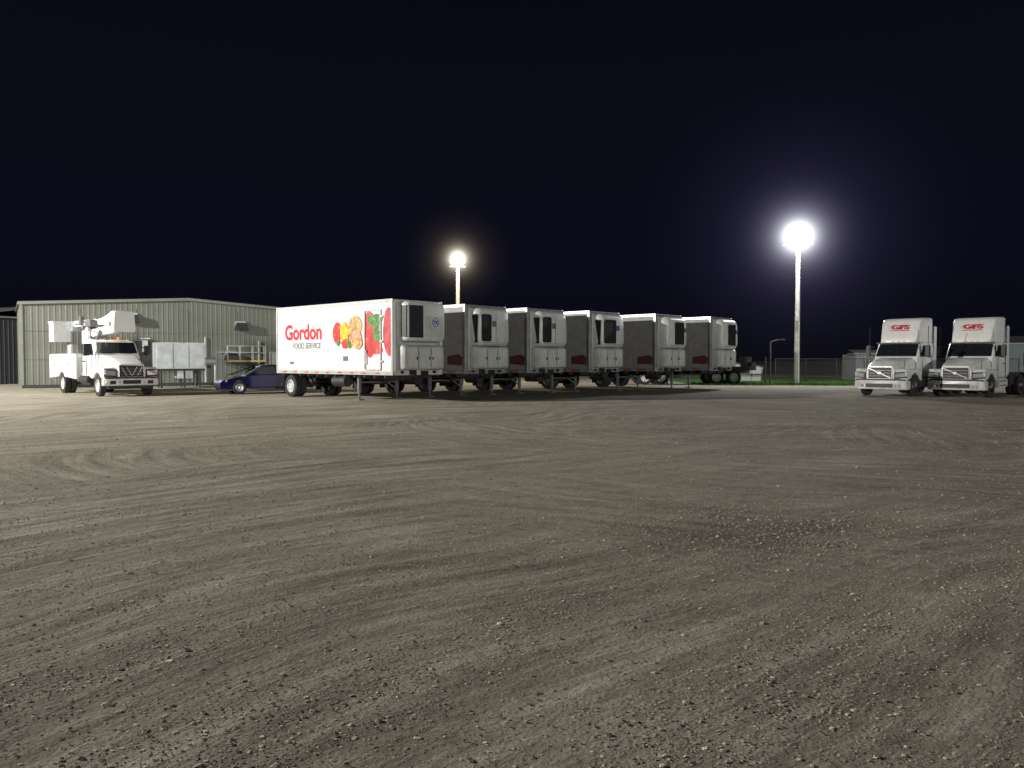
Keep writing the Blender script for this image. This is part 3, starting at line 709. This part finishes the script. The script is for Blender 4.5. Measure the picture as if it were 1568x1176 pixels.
# ---------------------------------------------------------------- ground
gm=bpy.data.materials.new('gravel_ground'); gm.use_nodes=True; nt=gm.node_tree; B=nt.nodes['Principled BSDF']; B.inputs['Roughness'].default_value=.95
B.inputs['Specular IOR Level'].default_value=.15
N=nt.nodes; LK=nt.links
geo=N.new('ShaderNodeNewGeometry'); P=geo.outputs['Position']
def noise(vec,scale,det=4,rough=.6,dist=0):
    n=N.new('ShaderNodeTexNoise'); n.inputs['Scale'].default_value=scale; n.inputs['Detail'].default_value=det; n.inputs['Roughness'].default_value=rough; n.inputs['Distortion'].default_value=dist
    LK.new(vec,n.inputs['Vector']); return n.outputs['Fac']
def m2(op,x,y=None,z=None):
    n=N.new('ShaderNodeMath'); n.operation=op
    for i,v in enumerate((x,y,z)):
        if v is None: continue
        if isinstance(v,(int,float)): n.inputs[i].default_value=v
        else: LK.new(v,n.inputs[i])
    return n.outputs[0]
def mr(v,a,b,c,d):
    n=N.new('ShaderNodeMapRange'); n.inputs[1].default_value=a;n.inputs[2].default_value=b;n.inputs[3].default_value=c;n.inputs[4].default_value=d
    LK.new(v,n.inputs[0]); return n.outputs[0]
wobn=noise(P,.12,1)
def polar(cx,cy,fa,wob):
    s=N.new('ShaderNodeVectorMath'); s.operation='SUBTRACT'; s.inputs[1].default_value=(cx,cy,0); LK.new(P,s.inputs[0])
    x=N.new('ShaderNodeSeparateXYZ'); LK.new(s.outputs[0],x.inputs[0])
    ln=N.new('ShaderNodeVectorMath'); ln.operation='LENGTH'; LK.new(s.outputs[0],ln.inputs[0])
    r=m2('ADD',ln.outputs['Value'],m2('MULTIPLY',wobn,wob))
    at=m2('ARCTAN2',x.outputs[1],x.outputs[0])
    c=N.new('ShaderNodeCombineXYZ'); LK.new(r,c.inputs[0]); LK.new(m2('MULTIPLY',at,fa),c.inputs[1])
    return c.outputs[0]
pA=polar(13.5,-7.5,3.0,3.5); pB=polar(-26,38,3.6,4.0); pC=polar(9,24,2.0,3)
tA=noise(pA,3.6,4,.6); tA2=noise(pA,.9,2,.5); tB=noise(pB,3.2,4,.6); tC=noise(pC,3.6,4,.6)
mk=noise(P,.09,1); msk=mr(mk,.46,.56,0,1); msk2=mr(noise(P,.06,1),.5,.6,0,1)
def mix(f,a,b):
    n=N.new('ShaderNodeMix'); n.data_type='FLOAT'; LK.new(f,n.inputs[0])
    for i,v in((2,a),(3,b)):
        LK.new(v,n.inputs[i])
    return n.outputs[0]
trk=mix(msk2,mix(msk,tA,tC),tB)
trk=m2('MULTIPLY_ADD',m2('SUBTRACT',trk,.5),1.6,.5)
fine=noise(P,42,5,.8); mid=noise(P,7,5,.7); big=noise(P,.35,3,.55)
vo2=N.new('ShaderNodeTexVoronoi'); vo2.inputs['Scale'].default_value=34; LK.new(P,vo2.inputs['Vector'])
val=m2('ADD',m2('ADD',m2('MULTIPLY',trk,.42),m2('MULTIPLY',mid,.32)),m2('ADD',m2('MULTIPLY',fine,.5),m2('MULTIPLY',big,.22)))
val=m2('ADD',val,m2('MULTIPLY',tA2,.2))
sp=N.new('ShaderNodeVectorMath'); sp.operation='SUBTRACT'; sp.inputs[1].default_value=(2.5,7.6,0); LK.new(P,sp.inputs[0])
sc=N.new('ShaderNodeVectorMath'); sc.operation='MULTIPLY'; sc.inputs[1].default_value=(.7,.8,0); LK.new(sp.outputs[0],sc.inputs[0])
pl=N.new('ShaderNodeVectorMath'); pl.operation='LENGTH'; LK.new(sc.outputs[0],pl.inputs[0])
pd=mr(m2('ADD',pl.outputs['Value'],m2('MULTIPLY',mid,1.6)),1.0,2.0,.1,0)
val=m2('SUBTRACT',val,pd)
cr=N.new('ShaderNodeValToRGB'); LK.new(val,cr.inputs[0])
st=[(.64,(.18,.16,.125)),(.80,(.305,.277,.22)),(.92,(.42,.385,.315)),(1.0,(.52,.482,.405))]
while len(cr.color_ramp.elements)<4: cr.color_ramp.elements.new(.5)
for el,(p,c) in zip(cr.color_ramp.elements,st): el.position=p; el.color=(*c,1)
LK.new(cr.outputs[0],B.inputs['Base Color'])
hgt=m2('ADD',m2('ADD',m2('MULTIPLY',trk,.045),m2('MULTIPLY',mid,.026)),m2('ADD',m2('MULTIPLY',fine,.015),m2('MULTIPLY',vo2.outputs['Distance'],-.006)))
b=N.new('ShaderNodeBump'); b.inputs['Strength'].default_value=.85; b.inputs['Distance'].default_value=1.0; LK.new(hgt,b.inputs['Height'])
LK.new(b.outputs[0],B.inputs['Normal'])
g=G(); g.add([(-600,-300,0),(600,-300,0),(600,900,0),(-600,900,0)],[(0,1,2,3)]); g.done('gravel_ground',None,gm)

def stones(name,X,Y,sz,m):
    n=len(X)
    base=np.array([(1,0,0),(-1,0,0),(0,1,0),(0,-1,0),(0,0,1),(0,0,-1)],float)
    base=np.vstack([base*1.0,np.array([(sx,sy,szz) for sx in(-1,1) for sy in(-1,1) for szz in(-1,1)])*.62])
    F=[]
    corners={tuple(np.sign(base[i]).astype(int)):i for i in range(6,14)}
    for ax in range(3):
        for s in(-1,1):
            apex=[i for i in range(6) if base[i][ax]==s][0]
            o=[k for k in range(3) if k!=ax]; ring=[]
            for (a,b) in((-1,-1),(1,-1),(1,1),(-1,1)):
                v=[0,0,0]; v[ax]=s; v[o[0]]=a; v[o[1]]=b; ring.append(corners[tuple(v)])
            for i in range(4): F.append((apex,ring[i],ring[(i+1)%4]))
    F=np.array(F); nv=len(base); nf=len(F)
    V=np.repeat(base[None],n,0)*(1+rng.uniform(-.3,.3,(n,nv,1)))
    V*=np.stack([rng.uniform(.75,1.35,n),rng.uniform(.6,1.1,n),rng.uniform(.4,.8,n)],1)[:,None,:]
    a=rng.uniform(0,6.28,n); c,s=np.cos(a)[:,None],np.sin(a)[:,None]
    x=V[:,:,0]*c-V[:,:,1]*s; y=V[:,:,0]*s+V[:,:,1]*c
    V[:,:,0]=x*sz[:,None]+X[:,None]; V[:,:,1]=y*sz[:,None]+Y[:,None]; V[:,:,2]=V[:,:,2]*sz[:,None]+sz[:,None]*.08
    V=V.reshape(-1,3); FF=(F[None]+np.arange(n)[:,None,None]*nv).reshape(-1)
    me=bpy.data.meshes.new(name); me.vertices.add(len(V)); me.vertices.foreach_set('co',V.ravel().astype(np.float32))
    me.loops.add(len(FF)); me.loops.foreach_set('vertex_index',FF.astype(np.int32))
    me.polygons.add(len(FF)//3); me.polygons.foreach_set('loop_start',np.arange(0,len(FF),3,dtype=np.int32)); me.polygons.foreach_set('loop_total',np.full(len(FF)//3,3,dtype=np.int32))
    me.update(calc_edges=True); me.validate(); me.materials.append(m)
    o=bpy.data.objects.new(name,me); S.collection.objects.link(o)
sm=bpy.data.materials.new('stone_mix'); sm.use_nodes=True; t2=sm.node_tree; b_=t2.nodes['Principled BSDF']; b_.inputs['Roughness'].default_value=.9
gg=t2.nodes.new('ShaderNodeNewGeometry'); rr=t2.nodes.new('ShaderNodeValToRGB'); t2.links.new(gg.outputs['Random Per Island'],rr.inputs[0])
while len(rr.color_ramp.elements)<4: rr.color_ramp.elements.new(.5)
for el,(p,c) in zip(rr.color_ramp.elements,[(0,(.24,.215,.17)),(.3,(.33,.30,.24)),(.85,(.42,.385,.315)),(1,(.58,.54,.46))]): el.position=p; el.color=(*c,1)
t2.links.new(rr.outputs[0],b_.inputs['Base Color'])
n=95000
Y=np.exp(rng.uniform(np.log(2.2),np.log(24),n)); X=Y*rng.uniform(-.82,.82,n)
rr_=np.hypot(X-13.5,Y+7.5); keep=(np.sin(rr_*5.3+np.sin(rr_*.9)*2)+rng.normal(0,1.3,n))>-.1
X=X[keep];Y=Y[keep]; sz=np.clip(rng.lognormal(np.log(.0042),.42,len(X)),.002,.016)*(1+Y*.05)
stones('loose_gravel',X,Y,sz,sm)
n=1500
X=2.5+rng.normal(0,.9,n); Y=7.6+rng.normal(0,.65,n); sz=np.clip(rng.lognormal(np.log(.0078),.42,n),.004,.02)
stones('gravel_patch',X,Y,sz,sm)

grm=mat('grass',(.07,.16,.025),.8,var=.5,scale=2)
g=G(); pts=[]
nx=40
for i in range(nx+1):
    x=12.5+i*(50-12.5)/nx; pts.append((x,51.2+.25*math.sin(i*1.3)+.2*math.sin(i*2.9)+ (x-12)*-.10 ,.006))
V=pts+[(p[0],75,.006) for p in pts]; g.add(V,[(i,i+1,nx+2+i,nx+1+i) for i in range(nx)])
for k in range(14000):
    x=random.uniform(12.7,44); y=51.3-(x-12)*.10+abs(random.gauss(0,4)); h=random.uniform(.06,.2); a=random.random()*3.14; w=.018
    lx=random.uniform(-.05,.05); ly=random.uniform(-.05,.05)
    g.add([(x-w*math.cos(a),y-w*math.sin(a),0),(x+w*math.cos(a),y+w*math.sin(a),0),(x+lx,y+ly,h)],[(0,1,2)])
g.done('grass',None,grm)

# ---------------------------------------------------------------- world
w=bpy.data.worlds.new('World'); S.world=w; w.use_nodes=True; nt=w.node_tree; nt.nodes.clear()
out=nt.nodes.new('ShaderNodeOutputWorld'); add=nt.nodes.new('ShaderNodeAddShader')
sky=nt.nodes.new('ShaderNodeTexSky'); sky.sky_type='NISHITA'; sky.sun_disc=False; sky.sun_elevation=math.radians(-4); sky.sun_rotation=math.radians(180)
bg1=nt.nodes.new('ShaderNodeBackground'); bg1.inputs[1].default_value=.003; nt.links.new(sky.outputs[0],bg1.inputs[0])
tc=nt.nodes.new('ShaderNodeTexCoord'); sx=nt.nodes.new('ShaderNodeSeparateXYZ'); nt.links.new(tc.outputs['Generated'],sx.inputs[0])
cr=nt.nodes.new('ShaderNodeValToRGB'); nt.links.new(sx.outputs['Z'],cr.inputs[0])
while len(cr.color_ramp.elements)<4: cr.color_ramp.elements.new(.5)
for el,(p,c) in zip(cr.color_ramp.elements,[(0,(.0024,.0026,.005)),(.12,(.0032,.0036,.0095)),(.3,(.003,.0036,.0088)),(.6,(.0012,.0016,.0028))]): el.position=p; el.color=(*c,1)
bg2=nt.nodes.new('ShaderNodeBackground'); bg2.inputs[1].default_value=1; nt.links.new(cr.outputs[0],bg2.inputs[0])
nt.links.new(bg1.outputs[0],add.inputs[0]); nt.links.new(bg2.outputs[0],add.inputs[1]); nt.links.new(add.outputs[0],out.inputs[0])
sl=bpy.data.lights.new('flood_fill','SUN'); sl.energy=1.15; sl.angle=math.radians(2.5); sl.color=(1,.98,.93)  # added directional fill standing in for unseen yard floodlights
so=bpy.data.objects.new('flood_fill',sl); S.collection.objects.link(so)
dirv=Vector((.40,-.9,.06)); so.rotation_euler=dirv.to_track_quat('Z','Y').to_euler()

cam=bpy.data.cameras.new('camera'); cam.lens=27.1; cam.sensor_width=36; cam.clip_end=2000
co=bpy.data.objects.new('camera',cam); S.collection.objects.link(co); co.location=(0,0,1.7); co.rotation_euler=(math.radians(90-1.8),0,0)
S.camera=co
